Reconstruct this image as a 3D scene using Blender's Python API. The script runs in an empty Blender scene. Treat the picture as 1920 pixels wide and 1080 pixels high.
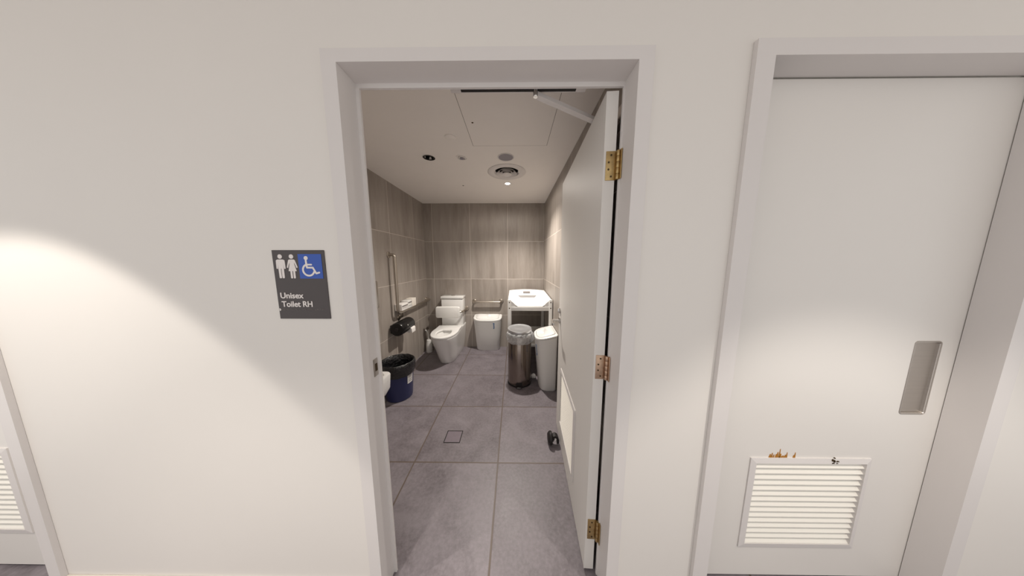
import bpy, bmesh, math, random
from mathutils import Vector, Matrix, noise
random.seed(7)
PI = math.pi
sc = bpy.context.scene
COL = sc.collection

# ------------------------------------------------------------------ materials
def srgb(r, g, b):
    f = lambda c: c/12.92 if c <= .04045 else ((c+.055)/1.055)**2.4
    return (f(r/255), f(g/255), f(b/255), 1)

def newmat(name):
    m = bpy.data.materials.new(name); m.use_nodes = True
    nt = m.node_tree
    return m, nt, nt.nodes['Principled BSDF']

def N(nt, t, **kw):
    n = nt.nodes.new(t)
    for k, v in kw.items(): setattr(n, k, v)
    return n

def val(nt, a, b, op, c=None):
    n = N(nt, 'ShaderNodeMath', operation=op)
    for i, v in enumerate((a, b) + ((c,) if c is not None else ())):
        if isinstance(v, (int, float)): n.inputs[i].default_value = v
        elif v is not None: nt.links.new(v, n.inputs[i])
    return n.outputs[0]

def mix(nt, fac, a, b):
    n = N(nt, 'ShaderNodeMix', data_type='RGBA')
    for s, v in ((0, fac), (6, a), (7, b)):
        if isinstance(v, (int, float)): n.inputs[s].default_value = v
        elif isinstance(v, tuple): n.inputs[s].default_value = v
        else: nt.links.new(v, n.inputs[s])
    return n.outputs[2]

def noise_tex(nt, vec, scale, detail=4, rough=.55, dist=0):
    n = N(nt, 'ShaderNodeTexNoise')
    n.inputs['Scale'].default_value = scale; n.inputs['Detail'].default_value = detail
    n.inputs['Roughness'].default_value = rough; n.inputs['Distortion'].default_value = dist
    nt.links.new(vec, n.inputs['Vector']); return n.outputs['Fac']

def ramp(nt, fac, p0, p1):
    n = N(nt, 'ShaderNodeMapRange'); n.inputs[1].default_value = p0; n.inputs[2].default_value = p1
    nt.links.new(fac, n.inputs[0]); return n.outputs[0]

def scaled(nt, vec, s):
    n = N(nt, 'ShaderNodeMapping'); n.inputs['Scale'].default_value = s
    nt.links.new(vec, n.inputs['Vector']); return n.outputs[0]

def plain(name, col, rough=.5, metal=0, var=.03, vscale=6, bump=0, bscale=200, coat=0, spec=.5, alpha=1, aniso=None):
    m, nt, p = newmat(name)
    co = N(nt, 'ShaderNodeTexCoord').outputs['Object']
    if aniso: co = scaled(nt, co, aniso)
    f = noise_tex(nt, co, vscale)
    dark = tuple(c*(1-var*2) for c in col[:3]) + (1,)
    lite = tuple(min(1, c*(1+var*2)) for c in col[:3]) + (1,)
    nt.links.new(mix(nt, f, dark, lite), p.inputs['Base Color'])
    p.inputs['Roughness'].default_value = rough; p.inputs['Metallic'].default_value = metal
    p.inputs['Specular IOR Level'].default_value = spec
    p.inputs['Coat Weight'].default_value = coat; p.inputs['Coat Roughness'].default_value = .1
    p.inputs['Alpha'].default_value = alpha
    if bump:
        b = N(nt, 'ShaderNodeBump'); b.inputs['Strength'].default_value = bump; b.inputs['Distance'].default_value = .001 if bump < 1 else .02
        nt.links.new(noise_tex(nt, co, bscale, 3), b.inputs['Height']); nt.links.new(b.outputs[0], p.inputs['Normal'])
    return m

def tiles(name, ua, va, u0, v0, size, gw, c1, c2, c3, grout, stretch, rough, bump=.15, cl=(1.2, 9, 60), goff=.02, fmix=.22):
    """square tiles in the plane of axes ua, va (object coordinates = metres in the room)"""
    m, nt, p = newmat(name)
    co = N(nt, 'ShaderNodeTexCoord').outputs['Object']
    sep = N(nt, 'ShaderNodeSeparateXYZ'); nt.links.new(co, sep.inputs[0])
    ids = []; ed = []
    for ax, o in ((ua, u0), (va, v0)):
        t = val(nt, val(nt, sep.outputs[ax], -o, 'ADD'), size, 'DIVIDE')
        ids.append(val(nt, t, None, 'FLOOR'))
        fr = val(nt, t, None, 'FRACT')
        ed.append(val(nt, fr, val(nt, 1, fr, 'SUBTRACT'), 'MINIMUM'))
    e = val(nt, val(nt, ed[0], ed[1], 'MINIMUM'), size, 'MULTIPLY')
    g = N(nt, 'ShaderNodeMapRange'); g.inputs[1].default_value = gw*.35; g.inputs[2].default_value = gw*.65
    nt.links.new(e, g.inputs[0]); isn = g.outputs[0]
    cmb = N(nt, 'ShaderNodeCombineXYZ'); nt.links.new(ids[0], cmb.inputs[0]); nt.links.new(ids[1], cmb.inputs[1])
    wn = N(nt, 'ShaderNodeTexWhiteNoise', noise_dimensions='3D'); nt.links.new(cmb.outputs[0], wn.inputs['Vector'])
    off = N(nt, 'ShaderNodeVectorMath', operation='MULTIPLY_ADD')
    nt.links.new(wn.outputs['Color'], off.inputs[0]); off.inputs[1].default_value = (9, 9, 9); nt.links.new(co, off.inputs[2])
    v = scaled(nt, off.outputs[0], stretch)
    big = ramp(nt, noise_tex(nt, v, cl[0], 3, .5, .8), .3, .7)
    mid = ramp(nt, noise_tex(nt, v, cl[1], 6, .65, .6), .3, .72)
    fin = ramp(nt, noise_tex(nt, v, cl[2], 4, .6), .35, .75)
    c = mix(nt, big, c1, c2); c = mix(nt, val(nt, mid, .6, 'MULTIPLY'), c, c3)
    c = mix(nt, val(nt, fin, fmix, 'MULTIPLY'), c, c3 if fmix > .3 else c2)
    c = mix(nt, val(nt, wn.outputs['Value'], .18, 'MULTIPLY'), c, c1)
    c = mix(nt, isn, grout, c)
    nt.links.new(c, p.inputs['Base Color'])
    nt.links.new(val(nt, mid, .12, 'MULTIPLY_ADD', rough), p.inputs['Roughness'])
    b = N(nt, 'ShaderNodeBump'); b.inputs['Strength'].default_value = bump; b.inputs['Distance'].default_value = .002
    nt.links.new(val(nt, isn, val(nt, mid, .3, 'MULTIPLY'), 'ADD'), b.inputs['Height']); nt.links.new(b.outputs[0], p.inputs['Normal'])
    return m

def emit(name, col, s):
    m, nt, p = newmat(name)
    p.inputs['Emission Color'].default_value = col; p.inputs['Emission Strength'].default_value = s
    p.inputs['Base Color'].default_value = col
    return m

M = dict(
 paint=plain('wall_paint', (.80, .768, .725, 1), .55, var=.012, vscale=1.5, bump=.05, bscale=260),
 satin=plain('satin_frame_paint', (.745, .712, .692, 1), .42, var=.012, vscale=3, spec=.25),
 leaf=plain('door_paint', (.75, .725, .69, 1), .5, var=.015, vscale=2, aniso=(1, 1, .15), spec=.1),
 door=plain('sliding_door_paint', (.80, .77, .73, 1), .36, var=.012, vscale=2),
 ceil=plain('ceiling_paint', (.90, .86, .82, 1), .6, var=.01),
 cream=plain('cream_louvre', (.88, .85, .78, 1), .4, var=.01),
 floor=tiles('slate_floor_tile', 0, 1, -.1155, .785, .6035, .0095,
     srgb(88, 80, 84), srgb(118, 111, 116), srgb(152, 145, 150), srgb(100, 87, 78), (1, 1, 1), .42, .25, (1.3, 6, 60), fmix=.5),
 back=tiles('taupe_wall_tile', 0, 2, -.106, -.046, .6, .0055,
     srgb(130, 121, 112), srgb(160, 151, 143), srgb(184, 176, 169), srgb(206, 197, 188), (7, 7, .9), .42, .1, (.7, 1.9, 9)),
 left=tiles('taupe_side_tile', 1, 2, .13, -.046, .6035, .0055,
     srgb(130, 121, 112), srgb(160, 151, 143), srgb(184, 176, 169), srgb(206, 197, 188), (7, 7, .9), .42, .1, (.7, 1.9, 9)),
 ceramic=plain('white_ceramic', (.83, .82, .80, 1), .12, var=.005, coat=.4),
 plastic=plain('white_plastic', (.80, .79, .765, 1), .35, var=.01),
 tray=plain('tray_plastic', (.80, .79, .77, 1), .3, var=.005),
 steel=plain('brushed_steel', (.55, .51, .47, 1), .32, 1, .05, 8, aniso=(.6, .6, 30)),
 pull=plain('pull_steel', (.50, .46, .42, 1), .42, 1, .04, 6, aniso=(.6, .6, 20)),
 binsteel=plain('bin_steel', (.29, .245, .215, 1), .17, 1, .05, 6, aniso=(30, 30, .5)),
 lid=plain('lid_steel', (.66, .66, .67, 1), .42, 1, .04, 30),
 rail=plain('satin_rail_steel', (.50, .45, .39, 1), .33, 1, .03, 20),
 chrome=plain('chrome', (.7, .69, .68, 1), .12, 1, .01),
 brass=plain('aged_brass', (.50, .36, .17, 1), .38, 1, .16, 60),
 bronze=plain('worn_copper_hinge', (.56, .40, .29, 1), .4, 1, .14, 60),
 screw=plain('screw_dark', (.10, .07, .04, 1), .5, 1, .1),
 black=plain('black_plastic', (.008, .0075, .0075, 1), .25, var=.1, coat=0, spec=.4),
 rubber=plain('black_rubber', (.012, .009, .009, 1), .5, var=.1),
 dark=plain('dark_void', (.015, .013, .011, 1), .8, var=.1),
 blue=plain('navy_plastic', (.024, .030, .105, 1), .35, var=.05),
 liner=plain('black_bag', (.008, .008, .009, 1), .22, var=.1, coat=.3, bump=1, bscale=34),
 charcoal=plain('charcoal_sign', srgb(76, 70, 70), .5, var=.02),
 signblue=plain('sign_blue', srgb(48, 88, 178), .45, var=.02),
 signwhite=plain('sign_white', (.83, .78, .75, 1), .5, var=.01),
 grey=plain('grey_speaker_mesh', srgb(150, 146, 152), .6, var=.04, vscale=120),
 line=plain('shadow_gap', (.20, .17, .15, 1), .8, var=.02),
 paper=plain('tissue_paper', (.82, .79, .76, 1), .8, var=.02, bump=.3, bscale=80),
 card=plain('cream_card', (.78, .73, .66, 1), .7, var=.02),
 greyprint=plain('grey_print', srgb(120, 114, 112), .6),
 logo=plain('blue_print', srgb(40, 110, 170), .5),
 purple=plain('purple_print', srgb(70, 60, 150), .5),
 glue=plain('amber_glue', srgb(176, 118, 28), .4, var=.2, vscale=80),
 skirt=plain('skirting_beige', (.66, .61, .54, 1), .4, var=.03),
 lamp=emit('lamp_disc', (1, .95, .88, 1), 14),
)
# clear crumpled liner
m, nt, p = newmat('clear_bag')
p.inputs['Base Color'].default_value = (.85, .86, .87, 1); p.inputs['Roughness'].default_value = .12
co = N(nt, 'ShaderNodeTexCoord').outputs['Object']
nt.links.new(val(nt, noise_tex(nt, co, 26, 3), .75, 'MULTIPLY_ADD', .08), p.inputs['Alpha'])
b = N(nt, 'ShaderNodeBump'); b.inputs['Strength'].default_value = .8; b.inputs['Distance'].default_value = .01
nt.links.new(noise_tex(nt, co, 22, 3), b.inputs['Height']); nt.links.new(b.outputs[0], p.inputs['Normal'])
M['clear'] = m
# stained door paint with scuffs is left plain; the floor of the corridor shares the slate tile

# ------------------------------------------------------------------ mesh helpers
EPS = [0]
class MB:
    def __init__(s): s.bm = bmesh.new()
    def add(s, verts, faces):
        vs = [s.bm.verts.new(v) for v in verts]
        for f in faces:
            try: s.bm.faces.new([vs[i] for i in f])
            except ValueError: pass
        return vs
    def box(s, x0, x1, y0, y1, z0, z1, bev=0, seg=2, mat=None):
        t = bmesh.new()
        bmesh.ops.create_cube(t, size=1)
        for v in t.verts: v.co = Vector(((x0+x1)/2+v.co.x*(x1-x0), (y0+y1)/2+v.co.y*(y1-y0), (z0+z1)/2+v.co.z*(z1-z0)))
        if bev: bmesh.ops.bevel(t, geom=t.edges[:], offset=bev, segments=seg, profile=.5, affect='EDGES')
        if mat is not None: bmesh.ops.transform(t, matrix=mat, verts=t.verts)
        s.merge(t); return s
    def merge(s, t):
        t.verts.index_update()
        vs = [s.bm.verts.new(v.co) for v in t.verts]
        for f in t.faces:
            try: s.bm.faces.new([vs[v.index] for v in f.verts])
            except ValueError: pass
        t.free()
    def loft(s, rings, cap0=True, cap1=True, closed=True):
        n = len(rings[0]); allv = []
        for r in rings: allv.append([s.bm.verts.new(v) for v in r])
        for a, b in zip(allv, allv[1:]):
            for i in range(n if closed else n-1):
                j = (i+1) % n
                try: s.bm.faces.new((a[i], a[j], b[j], b[i]))
                except ValueError: pass
        if cap0: s.bm.faces.new(list(reversed(allv[0])))
        if cap1: s.bm.faces.new(allv[-1])
        return s
    def lathe(s, prof, c=(0, 0, 0), seg=40, axis='Z', cap0=True, cap1=True, fn=None):
        rings = []
        for r, z in prof:
            ring = []
            for i in range(seg):
                a = 2*PI*i/seg; rr = max(r, 1e-4)
                if fn: rr, zz = fn(rr, z, a)
                else: zz = z
                x, y = rr*math.cos(a), rr*math.sin(a)
                if axis == 'Z': q = (x, y, zz)
                elif axis == 'Y': q = (x, zz, -y)
                else: q = (zz, x, y)
                ring.append(Vector(c)+Vector(q))
            rings.append(ring)
        return s.loft(rings, cap0, cap1)
    def tube(s, pts, r, seg=14, fillet=0, cap=True):
        P = [Vector(p) for p in pts]
        if fillet:
            Q = [P[0]]
            for a, b, c in zip(P, P[1:], P[2:]):
                d0 = (a-b); d1 = (c-b); f = min(fillet, d0.length*.49, d1.length*.49)
                s0 = b+d0.normalized()*f; s1 = b+d1.normalized()*f
                for k in range(9):
                    t = k/8; Q.append(s0*(1-t)**2+b*2*t*(1-t)+s1*t*t)
            Q.append(P[-1]); P = Q
        rings = []; up = None
        for i, p in enumerate(P):
            d = (P[min(i+1, len(P)-1)]-P[max(i-1, 0)]).normalized()
            if up is None: up = d.orthogonal().normalized()
            up = (up-d*up.dot(d)).normalized(); w = d.cross(up)
            rings.append([p+(up*math.cos(2*PI*k/seg)+w*math.sin(2*PI*k/seg))*r for k in range(seg)])
        return s.loft(rings, cap, cap)
    def prism(s, poly, f, d0, d1):
        """poly of (u,v); f(u,v,d) -> 3-D point"""
        EPS[0] = (EPS[0]+6e-6) % 2.4e-4
        return s.loft([[f(u, v, d0) for u, v in poly], [f(u, v, d1) for u, v in poly]])
    def panel(s, us, vs, holes, f, d0, d1):
        """flat slab on the grid us x vs leaving out cells in holes"""
        nu, nv = len(us)-1, len(vs)-1
        solid = lambda i, j: 0 <= i < nu and 0 <= j < nv and (i, j) not in holes
        c = {}
        def V(i, j, k):
            if (i, j, k) not in c: c[i, j, k] = s.bm.verts.new(f(us[i], vs[j], (d0, d1)[k]))
            return c[i, j, k]
        for i in range(nu):
            for j in range(nv):
                if not solid(i, j): continue
                for k in (0, 1): s.bm.faces.new([V(i, j, k), V(i+1, j, k), V(i+1, j+1, k), V(i, j+1, k)])
                for (di, dj, a, b) in ((-1, 0, (i, j), (i, j+1)), (1, 0, (i+1, j), (i+1, j+1)), (0, -1, (i, j), (i+1, j)), (0, 1, (i, j+1), (i+1, j+1))):
                    if not solid(i+di, j+dj): s.bm.faces.new([V(*a, 0), V(*b, 0), V(*b, 1), V(*a, 1)])
        return s

def tag(o, label=None, cat=None, group=None, kind=None):
    if label: o['label'] = label
    if cat: o['category'] = cat
    if group: o['group'] = group
    if kind: o['kind'] = kind
    return o

def build(name, mb, mat, parent=None, smooth=35, label=None, origin=None):
    bm = mb.bm
    bmesh.ops.recalc_face_normals(bm, faces=bm.faces)
    if origin is None and parent is not None: origin = wloc(parent)
    if origin is not None: bmesh.ops.translate(bm, vec=-Vector(origin), verts=bm.verts)
    me = bpy.data.meshes.new(name); bm.to_mesh(me); bm.free()
    me.materials.append(mat)
    for p in me.polygons: p.use_smooth = True
    me.set_sharp_from_angle(angle=math.radians(smooth))
    o = bpy.data.objects.new(name, me); COL.objects.link(o)
    if parent is not None: o.parent = parent
    elif origin is not None: o.location = origin
    if label: o['label'] = label
    return o
ORG = {}
def wloc(o):
    v = Vector((0, 0, 0))
    while o is not None:
        v += o.location; o = o.parent
    return v
def thing(name, label, cat, loc, rz=0, group=None):
    o = bpy.data.objects.new(name, None); COL.objects.link(o); o.location = loc; o.rotation_euler.z = rz
    o.empty_display_size = .05
    return tag(o, label, cat, group)
def struct(name, mb, mat, parent=None, label=None, smooth=35):
    o = build(name, mb, mat, parent, smooth, label)
    if parent is None: o['kind'] = 'structure'
    return o
FY = lambda u, v, d: Vector((u, d, v))     # slab in a plane of constant Y
FX = lambda u, v, d: Vector((d, u, v))
FZ = lambda u, v, d: Vector((u, v, d))

def rrect(u0, u1, v0, v1, r, n=6):
    out = []
    for cx, cy, a0 in ((u1-r, v1-r, 0), (u0+r, v1-r, 90), (u0+r, v0+r, 180), (u1-r, v0+r, 270)):
        for k in range(n+1):
            a = math.radians(a0+90*k/n); out.append((cx+r*math.cos(a), cy+r*math.sin(a)))
    return out
def disc(cx, cy, r, n=24): return [(cx+r*math.cos(2*PI*k/n), cy+r*math.sin(2*PI*k/n)) for k in range(n)]
def text(name, body, size, mat, parent, mtx, width=None, bold=0, ext=.0006, label=None):
    cu = bpy.data.curves.new(name, 'FONT'); cu.body = body; cu.size = size; cu.extrude = ext; cu.offset = bold
    t = bpy.data.objects.new('tmp', cu); COL.objects.link(t)
    bpy.context.view_layer.update()
    me = bpy.data.meshes.new_from_object(t.evaluated_get(bpy.context.evaluated_depsgraph_get()))
    bpy.data.objects.remove(t)
    xs = [v.co.x for v in me.vertices]; w = max(xs)-min(xs)
    k = (width/w) if width else 1; x0 = min(xs)
    for v in me.vertices: v.co.x = (v.co.x-x0)*k
    me.transform(mtx)
    me.name = name; me.materials.clear(); me.materials.append(mat)
    o = bpy.data.objects.new(name, me); COL.objects.link(o); o.parent = parent
    if label: o['label'] = label
    return o

# ------------------------------------------------------------------ dimensions (metres)
CAM_H = 1.44
WY = .765            # corridor wall face
WB = .86             # its room side
RL, RR, RB = -1.44, .478, 3.52
RC = 2.343           # room ceiling
CC = 2.50            # corridor ceiling

# ------------------------------------------------------------------ setting
struct('floor', MB().box(-3.4, 3.2, -1.3, 3.7, -.06, 0), M['floor'])
struct('wall_front', MB().panel([-3.4, -2.95, -2.0, -.575, .402, .80, 1.775, 3.2], [0, 2.08, CC],
       {(1, 0), (3, 0), (5, 0)}, FY, WY, WB), M['paint'])
struct('ceiling_corridor', MB().box(-3.4, 3.2, -.8, .86, CC, CC+.06), M['ceil'])
struct('wall_left', MB().box(RL-.08, RL, WB, RB+.08, 0, RC+.05), M['left'])
struct('wall_right', MB().box(RR, RR+.08, WB, RB+.08, 0, RC+.05), M['left'])
struct('wall_back', MB().box(RL, RR, RB, RB+.08, 0, RC+.05), M['back'])

L1 = (-.078, 2.654); L0 = (-.747, 2.01); DF = (-.076, 2.33)
def cut(c, r): return (c-r, c+r)
us = sorted([RL, RR, *cut(L0[0], .034), *cut(L1[0], .027), *cut(DF[0], .118)])
vs = sorted([WB, RB, *cut(L0[1], .034), *cut(L1[1], .027), *cut(DF[1], .118)])
holes = set()
for (c, r) in ((L0, .034), (L1, .027), (DF, .118)):
    for i in range(len(us)-1):
        for j in range(len(vs)-1):
            mx, my = (us[i]+us[i+1])/2, (vs[j]+vs[j+1])/2
            if abs(mx-c[0]) < r and abs(my-c[1]) < r: holes.add((i, j))
struct('ceiling', MB().panel(us, vs, holes, FZ, RC, RC+.02), M['ceil'])
struct('ceiling_void', MB().box(RL, RR, WB, RB, RC+.14, RC+.16), M['dark'])

# skirting on the corridor wall
for nm, a, b in (('baseboard_left', -1.944, -.608), ('baseboard_centre', .437, .738), ('baseboard_right', 1.802, 3.2)):
    struct(nm, MB().box(a, b, WY-.010, WY, 0, .085, .003), M['skirt'])

def frame(name, x0, x1, zt, w, y0=.75, y1=.833, strip=None, sideL=True):
    mb = MB()
    # one section swept round three sides: casing face, reveal, and the bit that laps the wall
    for (a, b) in ((x0-w, x0), (x1, x1+w)): mb.box(a, b, y0, WY-.0005, 0, zt, 0)
    mb.box(x0-w, x1+w, y0, WY-.0005, zt, zt+w*.8, 0)
    mb.box(x0-.014, x0, WY-.0005, y1, 0, zt); mb.box(x1, x1+.014, WY-.0005, y1, 0, zt); mb.box(x0-.014, x1+.014, WY-.0005, y1, zt, zt+.014)
    if strip:
        l, r, t, ye, yr = strip
        mb.box(x0-.012, l, y1, ye, 0, t); mb.box(r, x1+.014, y1, yr, 0, t); mb.box(x0-.014, x1+.014, y1, ye, t, zt+.014)
    return struct(name, mb, M['satin'])
frame('trim_1', -.558, .385, 2.058, .048, strip=(-.546, .380, 2.043, .842, .842))
frame('trim_2', .80, 1.752, 2.066, .058)
frame('trim_3', -2.93, -1.998, 2.066, .052)

# ------------------------------------------------------------------ louvre grille for a door (face plane local y=0 facing -y)
def grille(parent, u0, u1, z0, z1, f, n, mat_f, mat_s, lbl):
    """f(u, out, z) -> point, out = distance in front of the face (negative = into the door)"""
    w = .022; t = .006
    mb = MB()
    def bx(a, b, c, d, o0, o1):
        mb.loft([[f(a, o0, c), f(b, o0, c), f(b, o0, d), f(a, o0, d)], [f(a, o1, c), f(b, o1, c), f(b, o1, d), f(a, o1, d)]])
    # mitred frame, each side a sloped moulding
    def side(p, q, pi, qi):
        (a, b), (c, d), (e, g), (h, k) = p, q, pi, qi
        mb.loft([[f(a, 0, b), f(c, 0, d), f(c, t*.7, d), f(a, t*.7, b)], [f(e, -.012, g), f(h, -.012, k), f(h, t*1.3, k), f(e, t*1.3, g)]])
    O = [(u0, z0), (u1, z0), (u1, z1), (u0, z1)]; I = [(u0+w, z0+w), (u1-w, z0+w), (u1-w, z1-w), (u0+w, z1-w)]
    for k in range(4): side(O[k], O[(k+1) % 4], I[k], I[(k+1) % 4])
    fr = build('vent_grille', mb, mat_f, parent, 20, origin=(0, 0, 0), label=lbl)
    mb = MB(); h = (z1-z0-2*w)/n; a, b = u0+w-.002, u1-w+.002
    for k in range(n):
        zb = z0+w+k*h
        P = [(.002, zb+.001), (.0035, zb+.003), (-.020, zb+h*.98), (-.0225, zb+h*.93)]
        P = [(.003, zb), (.003, zb+.0025), (-.018, zb+h+.001), (-.0205, zb+h-.001)]
        mb.loft([[f(a, o, z) for o, z in P], [f(b, o, z) for o, z in P]])
    build('louvre_blades', mb, mat_s, fr, 20, origin=(0, 0, 0))
    return fr

# ------------------------------------------------------------------ door_1: the open leaf
TH = .042; DL = .925
D1 = bpy.data.objects
vy0, vy1, vz0, vz1 = .263, .748, .168, .616
mb = MB().panel([0, vy0+.01, vy1-.01, DL], [.012, vz0+.01, vz1-.01, 2.038], {(1, 1)}, FX, 0, TH)
d1 = build('door_1', mb, M['leaf']); d1['kind'] = 'structure'
d1.location = (.328, .848, 0); d1.rotation_euler.z = -math.atan(.0535)
def part_local(name, mb, mat, parent=None, label=None, smooth=35):
    o = build(name, mb, mat, None, smooth, label, origin=None); o.parent = parent; return o
grille(d1, vy0, vy1, vz0, vz1, lambda u, o, z: Vector((-o, u, z)), 24, M['satin'], M['cream'], 'cream louvred grille low in the open door')
hb = [(1.737, 1.838, M['brass'], 'yellow brass hinge at the top of the door'), (.957, 1.059, M['bronze'], 'worn copper coloured hinge halfway down'), (.178, .280, M['brass'], 'dull brass hinge near the floor')]
for z0, z1, mt, lb in hb:
    mb = MB().box(.008, .046, -.0025, .0005, z0, z1, .0006)
    h = part_local('hinge', mb, mt, d1, lb)
    mb = MB(); n = 5; s = (z1-z0)/n
    for k in range(n): mb.lathe([(.0062, z0+k*s+.0008), (.0068, z0+k*s+.002), (.0068, z0+(k+1)*s-.002), (.0062, z0+(k+1)*s-.0008)], (.0485, -.0085, 0), 16)
    mb.lathe([(.0045, z0), (.0045, z1)], (.0485, -.0085, 0), 12)
    part_local('knuckle', mb, mt, h)
    mb = MB().box(.053, .0565, -.024, -.0075, z0, z1, .0005); part_local('frame_plate', mb, mt, h)
    for k, x in enumerate((.028, .018, .018, .026)):
        zz = z0+(z1-z0)*(.13+.245*k)
        part_local('screw', MB().lathe([(.0036, 0), (.003, .0012)], (x, -.0025, zz), 12, 'Y', fn=None) if False else MB().lathe([(.0036, -.0035), (.003, -.002)], (x, 0, zz), 12, 'Y'), M['screw'], h)
# lever, rose and privacy turn on the visible face (local -x side), mirrored lever on the far side
mb = MB().lathe([(.024, 0), (.026, -.003), (.026, -.008), (.022, -.010)], (0, .865, .965), 28, 'X')
mb.tube([(-.004, .865, .965), (-.066, .865, .965), (-.066, .755, .965)], .0085, 12, .012)
hd = part_local('door_handle', mb, M['chrome'], d1, 'satin chrome lever handle')
mb = MB().lathe([(.022, 0), (.024, -.003), (.024, -.008), (.019, -.011)], (0, .868, 1.045), 28, 'X').box(-.020, -.010, .862, .874, 1.028, 1.062, .002)
part_local('door_lock', mb, M['chrome'], d1, 'round chrome privacy lock above the lever')
mb = MB().lathe([(.024, TH), (.024, TH+.007)], (0, .865, .965), 24, 'X').tube([(TH+.004, .865, .965), (TH+.040, .865, .965), (TH+.040, .765, .965)], .0075, 12, .012)
part_local('door_handle', mb, M['chrome'], d1)

# closer: track on the frame head, arm over the leaf
cl = thing('door_closer', 'pale metal door closer, its arm reaching over the open door from the track', 'door closer', (0, .875, 2.05))
build('track', MB().box(-.235, .262, .8625, .888, 2.062, 2.086, .002), M['satin'], cl, label='white metal track above the doorway')
build('track_slot', MB().box(-.196, .225, .869, .880, 2.0605, 2.063), M['dark'], cl, label='black slot under the track')
a0 = Vector((.078, .880, 2.044)); a1 = Vector((.392, 1.055, 2.044)); dv = (a1-a0).normalized(); pv = Vector((-dv.y, dv.x, 0))
mb = MB()
P = [a0-pv*.010, a1-pv*.013, a1+pv*.013, a0+pv*.010]
mb.loft([[q+Vector((0, 0, -.0) ) for q in P], [q+Vector((0, 0, .014)) for q in P]])
build('arm', mb, M['satin'], cl, label='slim flat arm')
build('pivot', MB().lathe([(.008, 2.040), (.009, 2.042), (.009, 2.062)], (.078, .876, 0), 20), M['chrome'], cl)
build('closer_body', MB().box(.4226, .458, .93, 1.17, 2.0, 2.06, .004), M['steel'], cl)

# strike plate on the left jamb
st = build('strike_plate', MB().prism(rrect(.806, .836, .98, 1.052, .003), FX, -.558, -.5565), M['steel'], None, origin=(-.558, .82, 1.015))
tag(st, 'small steel strike plate set in the left side of the white door frame', 'strike plate')
build('latch_hole', MB().prism(rrect(.815, .829, 1.0, 1.032, .002), FX, -.5566, -.5562), M['screw'], st)

# ------------------------------------------------------------------ door_2: closed door on the right, with flush pull and grille
H2 = (1.582, 1.688, .815, 1.129); V2 = (1.007, 1.512, .167, .612)
us = [.79, V2[0]+.01, V2[1]-.01, H2[0]+.006, H2[1]-.006, 1.7665]
vs = [.012, V2[2]+.01, V2[3]-.01, H2[2]+.006, H2[3]-.006, 2.062]
d2 = build('door_2', MB().panel(us, vs, {(1, 1), (3, 3)}, FY, .835, .875), M['door']); d2['kind'] = 'structure'
grille(d2, *V2, lambda u, o, z: Vector((u, .835-o, z)), 15, M['satin'], M['cream'], 'cream louvred grille low in the closed door')
mb = MB(); rr = lambda e, y: [Vector((u, y, v)) for u, v in rrect(H2[0]+e, H2[1]-e, H2[2]+e, H2[3]-e, max(.004, .013-e))]
mb.loft([rr(0, .8349), rr(.0005, .8335), rr(.0045, .8335), rr(.006, .836), rr(.0075, .842), rr(.012, .8425)], False, True)
build('flush_pull', mb, M['pull'], d2, 15, label='brushed steel recessed pull plate with rounded corners')
# amber glue residue and dark chips above the grille
mb = MB(); z = .6125
for (x, w, h) in ((1.088, .007, .016), (1.096, .005, .021), (1.104, .004, .014), (1.113, .005, .016), (1.119, .006, .026), (1.127, .004, .040), (1.131, .008, .018), (1.142, .010, .009), (1.152, .006, .013), (1.158, .004, .024), (1.192, .004, .024), (1.187, .004, .012)):
    mb.prism([(x-w*.7, z), (x+w*.7, z), (x+w*.35, z+h), (x-w*.1, z+h*.92)], FY, .8338, .8352)
build('glue_residue', mb, M['glue'], d2, label='amber flecks of old glue above the grille')
mb = MB()
for (x, zz, w, h) in ((1.345, .603, .003, .008), (1.348, .592, .006, .004), (1.352, .598, .003, .010), (1.366, .600, .006, .004), (1.364, .592, .004, .003), (1.351, .615, .0015, .005)):
    mb.prism([(x-w, zz), (x+w, zz+.001), (x+w*.6, zz+h), (x-w*.5, zz+h*.8)], FY, .8262, .831)
build('chipped_paint', mb, M['screw'], d2, label='dark chips in the paint')

# door_3: closed door at the far left
V3 = (-2.72, -2.225, .192, .626)
us = [-2.94, V3[0]+.01, V3[1]-.01, -1.985]; vs = [.012, V3[2]+.01, V3[3]-.01, 2.062]
d3 = build('door_3', MB().panel(us, vs, {(1, 1)}, FY, .835, .875), M['door']); d3['kind'] = 'structure'
grille(d3, *V3, lambda u, o, z: Vector((u, .835-o, z)), 15, M['satin'], M['cream'], 'cream louvred grille low in the left door')

# dark space closing the rear of the side doors
struct('wall_store_right', MB().box(.70, 1.9, .95, 1.0, 0, 2.2), M['dark'])
struct('wall_store_left', MB().box(-3.0, -1.9, .95, 1.0, 0, 2.2), M['dark'])

# ------------------------------------------------------------------ sign
SX0, SX1, SZ0, SZ1 = -.854, -.669, 1.232, 1.479
sg = thing('toilet_sign', 'charcoal toilet sign with white figures and a blue wheelchair symbol, left of the doorway', 'sign', (SX0, WY, SZ0))
build('plate', MB().prism(rrect(SX0, SX1, SZ0, SZ1, .0015), FY, WY-.003, WY), M['charcoal'], sg)
SW, SH = SX1-SX0, SZ1-SZ0
S = lambda u, v, d: Vector((SX0+u*SW, d-EPS[0], SZ1-v*SH))
y1, y2, y3 = WY-.003, WY-.0038, WY-.0048
mb = MB().prism([(.495, .055), (.944, .055), (.944, .405), (.495, .405)], S, y2, y1)
build('blue_square', mb, M['signblue'], sg)
asp = SH/SW
def el(mb, u, v, r, a, b, n=22): mb.prism([(u+r*math.cos(2*PI*k/n), v+r/asp*math.sin(2*PI*k/n)) for k in range(n)], S, a, b)
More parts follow.
